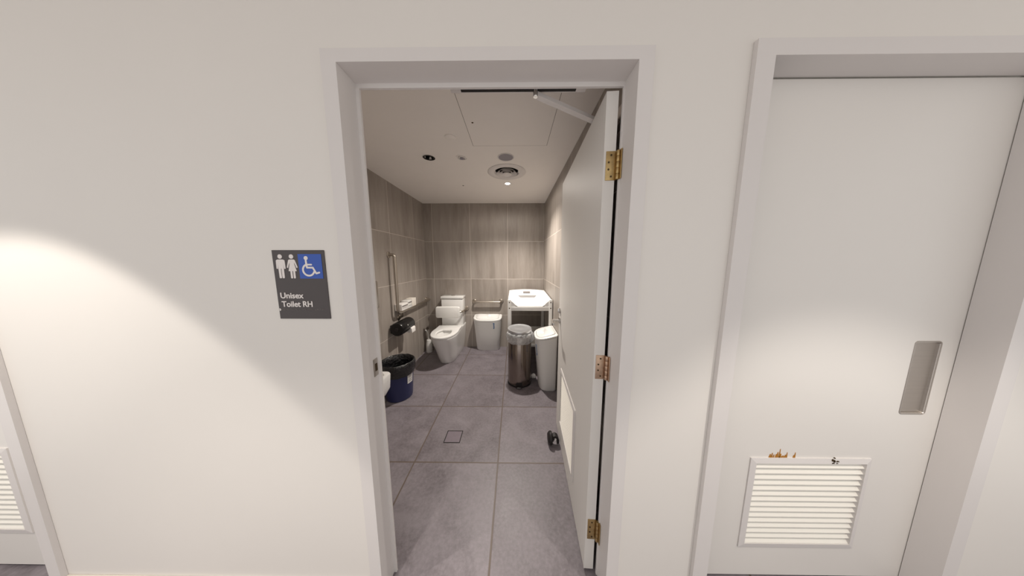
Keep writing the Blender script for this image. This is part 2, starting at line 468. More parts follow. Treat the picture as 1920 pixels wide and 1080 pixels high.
def stroke(mb, pts, w, a, b):
    for (p, q) in zip(pts, pts[1:]):
        px, py = p[0], p[1]*asp; qx, qy = q[0], q[1]*asp
        L = math.hypot(qx-px, qy-py); nx, ny = -(qy-py)/L*w, (qx-px)/L*w
        mb.prism([(px+nx, (py+ny)/asp), (qx+nx, (qy+ny)/asp), (qx-nx, (qy-ny)/asp), (px-nx, (py-ny)/asp)], S, a, b)
    for p in pts: el(mb, p[0], p[1], w, a, b, 12)
mb = MB(); c = .147
el(mb, c, .09, .042, y2, y1)
mb.prism([(c-.055, .132), (c+.055, .132), (c+.084, .145), (c+.088, .262), (c+.06, .266), (c+.052, .175), (c+.052, .262), (c-.052, .262), (c-.052, .175), (c-.06, .266), (c-.088, .262), (c-.084, .145)], S, y2, y1)
mb.prism([(c-.052, .255), (c-.006, .255), (c-.006, .395), (c-.018, .40), (c-.042, .40), (c-.05, .392)], S, y2, y1)
mb.prism([(c+.006, .255), (c+.052, .255), (c+.05, .392), (c+.042, .40), (c+.018, .40), (c+.006, .395)], S, y2, y1)
build('man_figure', mb, M['signwhite'], sg)
mb = MB(); c = .365
el(mb, c, .09, .042, y2, y1)
mb.prism([(c-.045, .132), (c+.045, .132), (c+.064, .142), (c+.105, .245), (c+.082, .253), (c+.046, .17), (c+.046, .2), (c+.078, .298), (c-.078, .298), (c-.046, .2), (c-.046, .17), (c-.082, .253), (c-.105, .245), (c-.064, .142)], S, y2, y1)
for sx in (-1, 1): mb.prism([(c+sx*.008, .295), (c+sx*.046, .295), (c+sx*.046, .395), (c+sx*.038, .402), (c+sx*.014, .402), (c+sx*.008, .395)], S, y2, y1)
build('woman_figure', mb, M['signwhite'], sg)
mb = MB()
el(mb, .650, .112, .038, y3, y2)
stroke(mb, [(.645, .125), (.648, .20), (.655, .247), (.765, .247), (.822, .330), (.88, .318)], .017, y3, y2)
stroke(mb, [(.65, .205), (.742, .205)], .015, y3, y2)
arc = [(.680+.108*math.cos(math.radians(a)), .282+.108/asp*math.sin(math.radians(a))) for a in range(20, 251, 10)]
stroke(mb, arc, .017, y3, y2)
build('wheelchair_symbol', mb, M['signwhite'], sg)
def sign_text(nm, body, u, v, wid, hgt):
    mt = Matrix.Translation(S(u, v, y2)-Vector((SX0, WY, SZ0))) @ Matrix.Rotation(PI/2, 4, 'X')
    return text(nm, body, hgt, M['signwhite'], sg, mt, wid*SW, .0006)
sign_text('lettering', 'Unisex', .066, .692, .455, .0285)
sign_text('lettering', 'Toilet RH', .072, .818, .605, .0285)
mb = MB()
mb.prism([(.012, .845), (.024, .845), (.036, .855), (.040, .863), (.036, .872), (.024, .881), (.012, .881)], S, y2, y1)
build('braille_marker', mb, M['signwhite'], sg)
mb = MB(); u = .06
while u < .9:
    for du in (0, .013):
        for dvv in (-.009, 0, .009):
            if random.random() < .5: mb.lathe([(.0011, 0), (.0007, -.0009)], S(u+du, .862+dvv, y1), 8, 'Y')
    u += .033
build('braille_dots', mb, M['greyprint'], sg)

# ------------------------------------------------------------------ toilet
TX = -.978
to = thing('toilet', 'white floor-standing toilet with open seat and square cistern against the tiled wall', 'toilet', (TX, 3.2, 0))
def outline(yf, ys, hw, yb, hb=None, n=28, cx=TX, ex=2.3):
    """rounded front at yf blending to straight sides at ys, back at yb"""
    hb = hb or hw; pts = []
    for k in range(n+1):
        a = PI*k/n; c, s_ = math.cos(a), math.sin(a)
        x = hw*math.copysign(abs(c)**(2/ex), c); y = ys-(ys-yf)*abs(s_)**(2/ex)
        pts.append((cx-x, y))
    pts += [(cx+hb, ys+(yb-ys)*t) for t in (.33, .66, 1)]+[(cx-hb, ys+(yb-ys)*t) for t in (1, .66, .33)]
    return pts
R3 = lambda pts, z: [Vector((x, y, z)) for x, y in pts]
rings = []
for z, yf, ys, hw, hb in ((0, 2.905, 3.12, .118, .128), (.012, 2.895, 3.12, .124, .132), (.10, 2.85, 3.11, .137, .142), (.22, 2.79, 3.08, .154, .155), (.34, 2.725, 3.03, .171, .168), (.405, 2.695, 3.0, .180, .174), (.425, 2.688, 3.0, .182, .175), (.432, 2.694, 3.0, .178, .172)):
    rings.append(R3(outline(yf, ys, hw, 3.515, hb), z))
mb = MB().loft(rings, True, False)
# rim flat then bowl
n = len(rings[0])
def bowl(r, cy, ry, z):
    out = []
    for v in rings[-1]:
        a = math.atan2((v.y-cy)/max(ry, .01)/1.2, (v.x-TX)/max(r, .01)); out.append(Vector((TX+r*math.cos(a), cy+ry*math.sin(a), z)))
    return out
mb2 = [rings[-1], bowl(.112, 2.905, .160, .432), bowl(.106, 2.905, .154, .42), bowl(.085, 2.91, .12, .36), bowl(.055, 2.95, .075, .27), bowl(.03, 2.97, .04, .24)]
mb.loft(mb2, False, True)
bmesh.ops.remove_doubles(mb.bm, verts=mb.bm.verts, dist=.0002)
build('bowl', mb, M['ceramic'], to, 50)
def seat_rings(o, z): return R3(outline(2.675+o, 2.99, .185-o, 3.235-o, .178-o, ex=2.15), z)
so = [seat_rings(.004, .434), seat_rings(0, .438), seat_rings(0, .452), seat_rings(.005, .459), seat_rings(.012, .461)]
def hole(o, z):
    out = []
    for v in so[-1]:
        a = math.atan2((v.y-2.905)/1.25, (v.x-TX)); out.append(Vector((TX+(.099+o)*math.cos(a), 2.905+(.147+o)*math.sin(a), z)))
    return out
mb = MB().loft(so+[hole(.008, .458), hole(0, .450), hole(0, .438), hole(.004, .434), so[0]], False, False)
build('seat', mb, M['ceramic'], to, 28, label='open white seat ring')
build('seat_hinge', MB().box(TX-.09, TX+.09, 3.243, 3.272, .434, .455, .006), M['plastic'], to)
build('cistern', MB().box(TX-.168, TX+.168, 3.335, 3.517, .432, .851, .006), M['ceramic'], to)
build('cistern_lid', MB().box(TX-.176, TX+.176, 3.325, 3.518, .855, .893, .008), M['ceramic'], to)
build('flush_button', MB().lathe([(.03, .892), (.031, .897), (.028, .901), (.001, .902)], (TX, 3.42, 0), 28), M['chrome'], to, label='round chrome flush button')
# backrest
bk = thing('toilet_backrest', 'white padded backrest on a steel rail in front of the toilet cistern', 'backrest', (-1.0, 3.517, .67))
mb = MB(); P = lambda e: rrect(-1.188+e, -.822-e, .588+e, .760-e, .03-e*.8, 8)
mb.loft([[Vector((u, y, v)) for u, v in P(e)] for e, y in ((.010, 3.178), (.003, 3.182), (0, 3.190), (0, 3.215), (.004, 3.222))])
build('cushion', mb, M['plastic'], bk, 50)
mb = MB().tube([(-.787, 3.505, .668), (-.787, 3.30, .668), (-.82, 3.238, .668), (-1.19, 3.238, .668), (-1.21, 3.30, .668), (-1.21, 3.505, .668)], .0155, 14, .05)
build('support_rail', mb, M['rail'], bk)
for x in (-.787, -1.21):
    build('mounting_flange', MB().lathe([(.037, 3.519), (.038, 3.512), (.034, 3.507), (.02, 3.504)], (x, 0, .668), 26, 'Y'), M['rail'], bk)

# ------------------------------------------------------------------ grab rails
def flange(c, axis, sgn, parent, r=.038):
    pr = [(r, 0), (r, .006*sgn), (r-.005, .011*sgn), (.019, .013*sgn)]
    return build('mounting_flange', MB().lathe(pr, c, 28, axis), M['rail'], parent)
gr = thing('grab_rail', 'tall steel grab rail bent from upright to level on the left tiled wall', 'grab rail', (RL, 2.48, .83))
X = RL+.070
build('rail', MB().tube([(RL+.005, 2.485, 1.515), (X, 2.485, 1.515), (X, 2.485, .826), (X, 3.462, .826), (RL+.005, 3.462, .826)], .0165, 16, .06), M['rail'], gr)
build('strut', MB().tube([(RL+.006, 2.618, .748), (RL+.055, 2.612, .765), (X, 2.60, .818)], .0115, 12, .02), M['rail'], gr)
for c in ((RL, 2.485, 1.515), (RL, 2.618, .745), (RL, 3.462, .826)): flange(c, 'X', 1, gr, .036)
gb = thing('grab_rail', 'short level steel grab rail on the rear wall above the lidded bin', 'grab rail', (-.43, RB, .78))
build('rail', MB().tube([(-.655, RB-.005, .783), (-.655, RB-.07, .783), (-.213, RB-.07, .783), (-.213, RB-.005, .783)], .0165, 16, .045), M['rail'], gb)
for x in (-.655, -.213): flange((x, RB, .783), 'Y', -1, gb)

# packs lying on the level part of the rail
ZR = .8435
def pack(nm, y0, y1, z1, lab, cat, mt, stripe):
    t = thing(nm, lab, cat, (RL+.045, (y0+y1)/2, ZR))
    build('box' if not stripe else 'wrapper', MB().box(RL+.004, RL+.092, y0, y1, ZR, z1, .004), mt, t)
    if stripe:
        build('printed_band', MB().box(RL+.003, RL+.0935, y0+.006, y1-.006, z1-.035, z1-.020), M['greyprint'], t, label='grey printed band')
        build('printed_line', MB().box(RL+.0035, RL+.0932, y0+.01, y1-.02, ZR+.030, ZR+.034), M['greyprint'], t)
    return t
pack('tissue_pack', 2.535, 2.680, .925, 'white tissue pack with a grey band, resting behind the grab rail bend', 'tissue pack', M['paper'], True)
pack('tissue_pack', 2.686, 2.790, .943, 'taller white tissue pack with a grey band, between the other pack and the cream box', 'tissue pack', M['plastic'], True)
pack('card_box', 2.796, 2.915, .950, 'plain cream card box standing on the level grab rail', 'box', M['card'], False)

# toilet roll dispenser
dp = thing('toilet_roll_dispenser', 'glossy black drum toilet roll dispenser on the left tiled wall', 'dispenser', (RL, 2.57, .67))
c = (RL+.092, 0, .658)
mb = MB().lathe([(.055, 2.385), (.072, 2.390), (.079, 2.400), (.080, 2.55), (.080, 2.665), (.078, 2.682), (.070, 2.692), (.05, 2.695)], c, 44, 'Y')
mb.box(RL+.001, RL+.08, 2.42, 2.66, .60, .70, .006)
build('drum', mb, M['black'], dp)
build('hub', MB().lathe([(.022, 2.379), (.024, 2.386)], c, 24, 'Y'), M['rubber'], dp)
build('lock', MB().lathe([(.010, 0), (.009, .006)], (RL+.166, 2.50, .685), 16, 'X'), M['chrome'], dp)
mb = MB().lathe([(.012, 2.568), (.036, 2.570), (.038, 2.574), (.038, 2.666), (.036, 2.670), (.012, 2.672)], (RL+.142, 0, .600), 28, 'Y')
mb.box(RL+.176, RL+.1795, 2.574, 2.666, .560, .600, .001)
build('toilet_roll', mb, M['paper'], dp, label='white paper hanging from the drum')

# paper towel dispenser, far edge seen past the door frame
pt = thing('paper_towel_dispenser', 'tall brushed steel towel dispenser on the left wall, half hidden by the door frame', 'dispenser', (RL, 1.95, .93))
build('case', MB().box(RL+.001, RL+.11, 1.80, 2.085, .985, 1.250, .008), M['steel'], pt)
build('tray', MB().box(RL+.001, RL+.10, 1.81, 2.078, .925, .982, .012), M['rail'], pt)

# basin on the room side of the front wall
bs = thing('basin', 'corner of a white square basin just inside the doorway', 'basin', (-.92, .87, .66))
x0, x1, ya, yb, zb, zt = -1.21, -.712, WB+.001, 1.190, .672, .80
mb = MB()
def br(ix, iy, z, r=.03, y0=None): return [Vector((u, v, z)) for u, v in rrect(x0+ix, x1-ix, (y0 if y0 is not None else ya), yb-iy, r, 6)]
mb.loft([br(.055, .05, zb, .03), br(.02, .02, zb+.012), br(.004, .004, zb+.045), br(0, 0, zt-.006), br(.003, .003, zt, .03), br(.022, .022, zt, .03, ya+.10), br(.026, .026, zt-.006, .03, ya+.104), br(.05, .05, zt-.09, .04, ya+.13), br(.10, .09, zt-.105, .04, ya+.17)])
build('bowl', mb, M['ceramic'], bs, 40)
build('tap', MB().lathe([(.024, zt), (.022, zt+.09), (.018, zt+.10)], (-.93, WB+.05, 0), 20).tube([(-.93, WB+.05, zt+.085), (-.93, WB+.16, zt+.095)], .011), M['chrome'], bs)
build('waste_outlet', MB().lathe([(.022, zt-.106), (.02, zt-.1035)], (-.93, 1.06, 0), 20), M['chrome'], bs)

# ------------------------------------------------------------------ bins
def crumple(amp, fr, seed):
    def fn(r, z, a):
        v = Vector((math.cos(a)*fr, math.sin(a)*fr, z*fr*5+seed))
        k = noise.noise(v)+.5*noise.noise(v*2.3)
        return r*(1+amp*k), z+amp*.06*noise.noise(v*1.7+Vector((3, 1, 2)))
    return fn
bb = thing('waste_bin', 'round navy blue waste bin lined with a black bag, by the left wall', 'bin', (-1.235, 2.165, 0))
o = (-1.235, 2.165, 0)
build('bucket', MB().lathe([(.118, 0), (.128, .004), (.132, .02), (.155, .380), (.151, .380), (.122, .012), (.02, .010)], o, 48), M['blue'], bb)
mb = MB().lathe([(.160, .270), (.166, .288), (.170, .33), (.171, .37), (.169, .396), (.160, .403), (.149, .392), (.140, .33), (.126, .20), (.108, .05), (.02, .03)], o, 72, fn=crumple(.035, 3.2, 2), cap0=False)
build('bin_liner', mb, M['liner'], bb, 60, label='black plastic bag folded over the rim')
mb = MB(); r0 = .1525
ring = lambda z, rr: [Vector((o[0]+rr*math.cos(a), o[1]+rr*math.sin(a), z)) for a in [math.radians(d) for d in (-28, -21, -14, -7, 0)]]
mb.loft([ring(.175, .1462), ring(.27, .1525)], False, False, False)
build('sticker', mb, M['plastic'], bb, label='white sticker with faint print')
mb = MB()
for z in (.195, .215, .235, .25): mb.loft([[Vector((o[0]+rr*math.cos(math.radians(d)), o[1]+rr*math.sin(math.radians(d)), zz)) for d in (-24, -14, -4)] for rr, zz in ((.1348+z*.0712, z), (.1353+z*.0712, z+.006))], False, False, False)
build('sticker_print', mb, M['greyprint'], bb)

# stainless pedal bin
pb = thing('pedal_bin', 'tall round stainless steel pedal bin with a clear bag showing under its lid', 'bin', (.066, 2.452, 0))
o = (.066, 2.452, 0)
build('body', MB().lathe([(.128, .012), (.137, .018), (.137, .585), (.134, .592), (.12, .592)], o, 64), M['binsteel'], pb)
build('base', MB().lathe([(.136, 0), (.141, .004), (.141, .020), (.137, .024)], o, 56), M['rubber'], pb, label='black plastic base ring')
mb = MB().box(o[0]-.042, o[0]+.024, o[1]-.172, o[1]-.128, .012, .026, .005)
mb.prism(rrect(o[0]-.045, o[0]+.030, .018, .062, .018), FY, o[1]-.1405, o[1]-.12)
build('pedal', mb, M['rubber'], pb, label='black foot pedal')
build('pedal_trim', MB().box(o[0]-.030, o[0]+.012, o[1]-.1735, o[1]-.171, .018, .0235, .001), M['chrome'], pb)
# lid slightly ajar, tipped towards the front
tb = bmesh.new(); lm = MB(); lm.bm.free(); lm.bm = tb
lm.lathe([(.128, -.018), (.138, -.018), (.141, -.012), (.141, .007), (.138, .011), (.132, .012), (.128, .010), (.05, .0115), (.004, .012)], (0, 0, 0), 64)
bmesh.ops.transform(tb, matrix=Matrix.Translation((o[0], o[1]+.004, .655)) @ Matrix.Rotation(math.radians(3), 4, 'X'), verts=tb.verts)
build('lid', lm, M['lid'], pb, 40, label='polished flat lid')
build('rim', MB().lathe([(.130, .58), (.131, .630), (.125, .632)], o, 48, cap0=False, cap1=False), M['rubber'], pb)
mb = MB().lathe([(.142, .512), (.149, .522), (.155, .545), (.158, .572), (.155, .598), (.149, .617), (.140, .628), (.132, .631)], o, 96, fn=crumple(.085, 3.6, 5), cap0=False, cap1=False)
build('bin_liner', mb, M['clear'], pb, 70, label='clear crumpled plastic bag over the rim')
# loose corner of the bag
mb = MB().lathe([(.006, .53), (.018, .54), (.024, .57), (.022, .605), (.014, .632), (.004, .64)], (o[0]+.136, o[1]-.06, 0), 28, fn=crumple(.35, 2.2, 9))
build('bag_corner', mb, M['clear'], pb, 70)

def sanitary_bin(lab, loc, rz, W, D, wb, db, hf, hb, txt):
    t = thing('sanitary_bin', lab, 'bin', loc, rz)
    def plan(w, d, yb=0, n=20):
        # flat back at y=yb, front bowed towards -y
        pts = []
        for k in range(n+1):
            a = PI*k/n; c, s_ = math.cos(a), math.sin(a)
            pts.append((-w/2*math.copysign(abs(c)**.62, c), yb-d*.45-d*.55*abs(s_)**.8))
        r = .03
        for cx, a0 in ((w/2-r, 0), (-w/2+r, 90)):
            for k in range(6):
                a = math.radians(a0+90*k/5); pts.append((cx+r*math.cos(a), yb-r+r*math.sin(a)))
        return pts
    zt = lambda y, D_=D: hb+(hf-hb)*(-y/D_)
    rings = [[Vector((x, y, 0)) for x, y in plan(wb-.02, db-.01, -.004)], [Vector((x, y, .012)) for x, y in plan(wb, db)]]
    for s_ in (.5, 1):
        w_, d_ = wb+(W-wb)*s_, db+(D-db)*s_
        rings.append([Vector((x, y, .012+(zt(y)-.022-.012)*s_)) for x, y in plan(w_, d_)])
    part = lambda nm, mb, mt, lb=None, sm=40: part_local(nm, mb, mt, t, lb, sm)
    part('body', MB().loft(rings), M['plastic'])
    top = [[Vector((x, y, zt(y)-.020)) for x, y in plan(W-.004, D-.004)], [Vector((x, y, zt(y)-.018)) for x, y in plan(W+.004, D+.004, .002)],
           [Vector((x, y, zt(y)-.004)) for x, y in plan(W+.002, D+.002, .001)], [Vector((x, y, zt(y)+.002)) for x, y in plan(W-.02, D-.02, -.01)]]
    cxy = (0, -D*.5)
    def shrink(f, dz): return [Vector((cxy[0]+(x-cxy[0])*f, cxy[1]+(y-cxy[1])*f, zt(y)+dz)) for x, y in plan(W, D)]
    lidm = MB().loft(top+[shrink(.84, .003), shrink(.835, -.014), shrink(.79, -.014)], True, True)
    part('rim', lidm, M['plastic'])
    flap = MB().loft([shrink(.805, -.014), shrink(.803, .003), shrink(.78, .008), shrink(.6, .013), shrink(.35, .0155), shrink(.05, .016)], True, True)
    part('flap', flap, M['tray'], 'white swing flap')
    part('finger_slot', MB().box(-.035, .045, -.030, -.020, zt(-.025)-.002, zt(-.025)+.004, .0015), M['greyprint'])
    return t, part, plan, zt
t, part, plan, zt = sanitary_bin('white tapered lidded bin against the rear wall under the short grab rail', (-.424, RB-.012, 0), 0, .448, .245, .375, .15, .530, .572, True)
def letter_on(t, x, z, w, h):
    from mathutils.bvhtree import BVHTree
    body = [c for c in t.children if c.name.startswith('body')][0]
    bt = BVHTree.FromPolygons([v.co for v in body.data.vertices], [tuple(p.vertices) for p in body.data.polygons])
    o = text('logo_lettering', 'pura', h, M['logo'], t, Matrix.Translation((x, 0, z)) @ Matrix.Rotation(PI/2, 4, 'X') @ Matrix.Rotation(-PI/2, 4, 'Z'), w, .0009, .0008, 'blue lettering reading downwards')
    for v in o.data.vertices:
        hit = bt.ray_cast(Vector((v.co.x, -1, v.co.z)), Vector((0, 1, 0)))[0]
        if hit: v.co.y = hit.y-.0008+min(0, v.co.y)
letter_on(t, .100, .482, .095, .036)
t, part, plan, zt = sanitary_bin('tall narrow white lidded bin standing side-on between the steel bin and the open door', (.470, 2.402, 0), -PI/2, .375, .235, .300, .185, .605, .662, True)
letter_on(t, .085, .52, .125, .042)
mb = MB()
for k in range(3): mb.box(.060+k*.014, .068+k*.014, -.075+k*.006, -.040-k*.002, zt(-.055)+.008, zt(-.055)+.0125)
part('lid_label', mb, M['purple'], 'small purple print on the lid')

# ------------------------------------------------------------------ baby change table
TX0, TX1, TY0, TY1 = -.078, .470, 2.600, 3.345
ct = thing('change_table', 'white baby change table with moulded tray in the rear right corner', 'change table', (.2, 2.98, 0))
for x, y, h in ((TX0, TY0, .972), (TX1-.042, TY0, .972), (TX0, TY1-.04, .95), (TX1-.042, TY1-.04, .95)):
    build('leg', MB().box(x, x+.042, y, y+.030, 0, h, .003), M['plastic'], ct)
for x in (TX0+.021, TX1-.021):
    for z in (.940, .868):
        build('bolt', MB().lathe([(.0075, TY0-.002), (.0065, TY0-.0045)], (x, 0, z), 14, 'Y').lathe([(.0075, TY0-.002), (.0075, TY0+.001)], (x, 0, z), 14, 'Y'), M['screw'], ct)
for z0, z1, nm in ((.835, .884, 'rail'), (.375, .415, 'lower_rail')):
    for y in (TY0+.004, TY1-.034): build(nm, MB().box(TX0+.042, TX1-.042, y, y+.024, z0, z1, .002), M['plastic'], ct)
    for x in (TX0+.006, TX1-.030): build(nm, MB().box(x, x+.024, TY0+.03, TY1-.04, z0, z1, .002), M['plastic'], ct)
build('shelf', MB().box(TX0+.03, TX1-.03, TY0+.028, TY1-.034, .392, .404, .001), M['plastic'], ct)
def tz(x, y):
    u = (x-TX0)/(TX1-TX0); v = (y-TY0)/(TY1-TY0)
    ss = lambda a, b, t: (lambda q: q*q*(3-2*q))(min(1, max(0, (t-a)/(b-a))))
    rim = .962+.030*v+.012*math.sin(PI*u)*ss(.7, 1, v)
    bas = .890+.035*v
    sh = .24-.13*ss(.02, .45, v)                       # shoulder width, wide at the front
    side = min(ss(.04, sh, u), ss(.04, sh, 1-u))
    back = 1-ss(.86, .985, v)
    fr = 1
    h = rim+(bas-rim)*min(side, back)
    du, dv_ = abs(u-.5), v-.70
    slot = (1-ss(.20, .225, du-.35*(dv_+.06)))*(ss(-.11, -.085, dv_))*(1-ss(.06, .085, dv_))
    return h
nx, ny = 72, 90; g = []; mb = MB()
for j in range(ny+1):
    for i in range(nx+1):
        x = TX0+.004+(TX1-TX0-.008)*i/nx; y0_ = TY0+.012; y = y0_+(TY1-y0_)*j/ny
        bow = .035*math.sin(PI*i/nx)*(j/ny)**3
        g.append((x, y+bow, tz(x, y)))
W_ = nx+1
vsx = mb.add(g, [(j*W_+i, j*W_+i+1, (j+1)*W_+i+1, (j+1)*W_+i) for j in range(ny) for i in range(nx)])
ret = bmesh.ops.extrude_face_region(mb.bm, geom=mb.bm.faces[:])
for e in ret['geom']:
    if isinstance(e, bmesh.types.BMVert):
        e.co.z = .886 if e.co.z > .91 else e.co.z-.006
LM = (.137, .238, 3.272)
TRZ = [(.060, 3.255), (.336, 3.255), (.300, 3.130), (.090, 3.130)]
sm = MB(); sm.loft([[Vector((x, y, tz(x, y)+.0002)) for x, y in TRZ], [Vector((x, y, tz(x, y)+.002)) for x, y in TRZ]])  # thin grey insert on the tray, its colour stands for shade inside a slot
build('slot_shade', sm, plain('slot_shade_grey', (.30, .29, .285, 1), .6), ct, label='grey trapezoid insert coloured as the shade of a slot in the tray')
build('tray', mb, M['tray'], ct, 50, label='white moulded changing tray with raised sides')
LQ = [(.140, 3.318), (.245, 3.318), (.245, 3.300), (.140, 3.300)]
lm_ = MB(); lm_.loft([[Vector((x, y, tz(x, y-.02)+.002)) for x, y in LQ], [Vector((x, y, tz(x, y-.02)+.0045)) for x, y in LQ]])
build('logo_mark', lm_, M['greyprint'], ct, label='small grey mark')

# crumpled tissue on the floor between the two bins
tb = MB().lathe([(.004, .001), (.024, .004), (.031, .018), (.026, .036), (.012, .048), (.002, .05)], (.243, 2.535, 0), 22, fn=crumple(.35, 2.5, 4))
tag(build('crumpled_tissue', tb, M['paper'], None, 60, origin=(.243, 2.535, 0)), 'crumpled white tissue on the floor behind the two bins', 'tissue')

# toilet brush in the corner
tb = thing('toilet_brush', 'white toilet brush holder in the corner left of the toilet', 'toilet brush', (-1.355, 3.30, 0))
build('holder', MB().lathe([(.044, 0), (.048, .006), (.046, .12), (.036, .20), (.030, .205)], (-1.355, 3.30, 0), 32), M['plastic'], tb)
build('handle', MB().tube([(-1.355, 3.30, .20), (-1.357, 3.298, .28), (-1.372, 3.285, .345), (-1.392, 3.27, .372)], .010, 12), M['plastic'], tb)

# door stop beside the leaf
dsx = thing('door_stop', 'black rubber door stop on the floor beside the open door', 'door stop', (.30, 1.545, 0))
mb = MB().lathe([(.004, -.022), (.034, -.020), (.047, -.008), (.050, .004), (.046, .012), (.03, .014)], (.288, 1.558, .0505), 32, 'X')
build('bumper', mb, M['rubber'], dsx)
mb = MB(); arcp = [(.298, .052), (.306, .080), (.325, .086), (.345, .074), (.354, .050), (.354, .022), (.337, .020), (.335, .044), (.326, .054), (.314, .050), (.308, .034)]
mb.prism(arcp, FY, 1.535, 1.575)
build('hook', mb, M['rubber'], dsx)
build('screw_cap', MB().lathe([(.007, 1.527), (.008, 1.534)], (.324, 0, .060), 14, 'Y'), M['plastic'], dsx)

# floor drain
dr = thing('floor_drain', 'square tile-filled floor drain outlined by a dark slot', 'drain', (-.498, 1.62, 0))
a = (-.5655, -.4335, 1.556, 1.682)
mb = MB().panel([a[0], a[0]+.006, a[1]-.006, a[1]], [a[2], a[2]+.006, a[3]-.006, a[3]], {(1, 1)}, FZ, 0, .0014)
build('slot', mb, M['dark'], dr)
build('cover', MB().box(a[0]+.007, a[1]-.007, a[2]+.007, a[3]-.007, 0, .0012), M['floor'], dr, origin=None) if False else None
cv = build('cover', MB().box(a[0]+.007, a[1]-.007, a[2]+.007, a[3]-.007, 0, .0012), plain('drain_tile', srgb(122, 112, 120), .45, var=.08, vscale=30), dr, label='grey tile insert')

# ------------------------------------------------------------------ ceiling fittings
def ring_thing(nm, lab, cat, c, parts, z=RC):
    t = thing(nm, lab, cat, (c[0], c[1], z))
    for pn, prof, mt, lb in parts:
        build(pn, MB().lathe([(r, z+dz) for r, dz in prof], (c[0], c[1], 0), 48), M[mt], t, 40, label=lb)
    return t
def ringp(nm, prof, mt, t, c, z=RC, seg=48):
    mb = MB(); P = [(r, z+dz) for r, dz in prof]
    mb.lathe(P+[P[0]], (c[0], c[1], 0), seg, cap0=False, cap1=False)
    return build(nm, mb, M[mt], t, 40)
t = thing('ceiling_light', 'small lit round downlight in the room ceiling, nearest the rear wall', 'downlight', (*L1, RC))
ringp('trim_ring', [(.040, 0), (.041, -.003), (.038, -.005), (.030, -.003), (.029, .012), (.031, .012), (.034, 0)], 'satin', t, L1)
build('lens', MB().lathe([(.0285, RC-.002), (.0285, RC-.0015)], (*L1, 0), 40), M['lamp'], t, label='glowing white lens')
t = thing('ceiling_light', 'unlit black round downlight at the left of the room ceiling', 'downlight', (*L0, RC))
ringp('trim_ring', [(.056, 0), (.057, -.003), (.054, -.004), (.049, -.003), (.046, .0), (.050, .0005)], 'satin', t, L0)
build('baffle', MB().lathe([(.051, RC-.0005), (.051, RC-.004), (.036, RC-.0025), (.033, RC+.045), (.002, RC+.046)], (*L0, 0), 40, cap0=False), M['black'], t)
build('bulb', MB().lathe([(.014, RC+.044), (.012, RC+.030), (.002, RC+.026)], (*L0, 0), 20), M['chrome'], t)
L2 = (-.95, 1.32)  # added downlight out of view, fills the front of the room
t = thing('ceiling_light', 'added unseen round downlight above the basin', 'downlight', (*L2, RC))
ringp('trim_ring', [(.040, 0), (.041, -.003), (.038, -.005), (.030, -.003), (.029, 0)], 'satin', t, L2)
build('lens', MB().lathe([(.0285, RC), (.0285, RC-.0015)], (*L2, 0), 40), M['lamp'], t)
DC = DF
t = thing('air_diffuser', 'round white ceiling air diffuser with concentric rings', 'air vent', (*DC, RC))
ringp('flange', [(.192, 0), (.194, -.004), (.188, -.008), (.150, -.010), (.128, -.006), (.116, .016), (.120, .018), (.135, 0)], 'satin', t, DC)
ringp('ring', [(.100, -.014), (.103, -.017), (.090, .000), (.074, .012), (.070, .010), (.087, -.003)], 'satin', t, DC)
ringp('ring', [(.073, -.020), (.076, -.023), (.063, -.006), (.048, .006), (.044, .003), (.060, -.010)], 'satin', t, DC)
build('centre_cone', MB().lathe([(.001, RC-.030), (.044, RC-.029), (.049, RC-.026), (.036, RC-.010), (.02, RC-.002), (.001, RC)], (*DC, 0), 40), M['satin'], t)
build('duct', MB().lathe([(.1165, RC+.017), (.1165, RC+.10), (.002, RC+.10)], (*DC, 0), 40, cap0=False), M['dark'], t)
for c_, r_ in (((-.074, 2.012), .066),):
    t = thing('ceiling_speaker', 'grey round speaker grille in the ceiling beside the air diffuser', 'speaker', (*c_, RC))
    ringp('bezel', [(.072, 0), (.073, -.003), (.070, -.005), (.064, -.003), (.064, 0)], 'satin', t, c_)
    build('mesh_cover', MB().lathe([(.0635, RC-.0005), (.0635, RC-.003), (.002, RC-.004)], (*c_, 0), 44), M['grey'], t)
c_ = (-.458, 2.011)
t = thing('smoke_detector', 'small white ringed detector in the ceiling beside the black downlight', 'detector', (*c_, RC))
ringp('base_ring', [(.050, 0), (.050, -.004), (.044, -.006), (.040, -.002), (.040, 0)], 'ceil', t, c_)
ringp('ring', [(.032, 0), (.032, -.010), (.027, -.011), (.025, 0)], 'satin', t, c_)
build('core', MB().lathe([(.015, RC), (.015, RC-.014), (.012, RC-.016), (.001, RC-.016)], (*c_, 0), 28), M['grey'], t)
c_ = (-.468, 1.70)
o_ = build('ceiling_cap', MB().lathe([(.040, RC), (.040, RC-.006), (.036, RC-.008), (.001, RC-.009)], (*c_, 0), 40), M['ceil'], None, 40, origin=(*c_, RC))
o_.name = 'cover_plate'; tag(o_, 'plain white round cover plate in the ceiling nearest the doorway', 'cover plate')
c_ = (-.612, 2.72)
o_ = build('ceiling_sensor', MB().lathe([(.010, RC), (.009, RC-.003), (.001, RC-.004)], (*c_, 0), 18), M['greyprint'], None, 40, origin=(*c_, RC))
tag(o_, 'tiny grey dot sensor in the ceiling ahead of the toilet', 'sensor')
t = thing('access_panel', 'large square white access panel in the ceiling above the doorway', 'access panel', (-.035, 1.53, RC))
x0, x1, y0, y1 = -.325, .256, 1.215, 1.823
build('shadow_gap', MB().panel([x0, x0+.003, x1-.003, x1], [y0, y0+.003, y1-.003, y1], {(1, 1)}, FZ, RC-.0008, RC), M['line'], t)
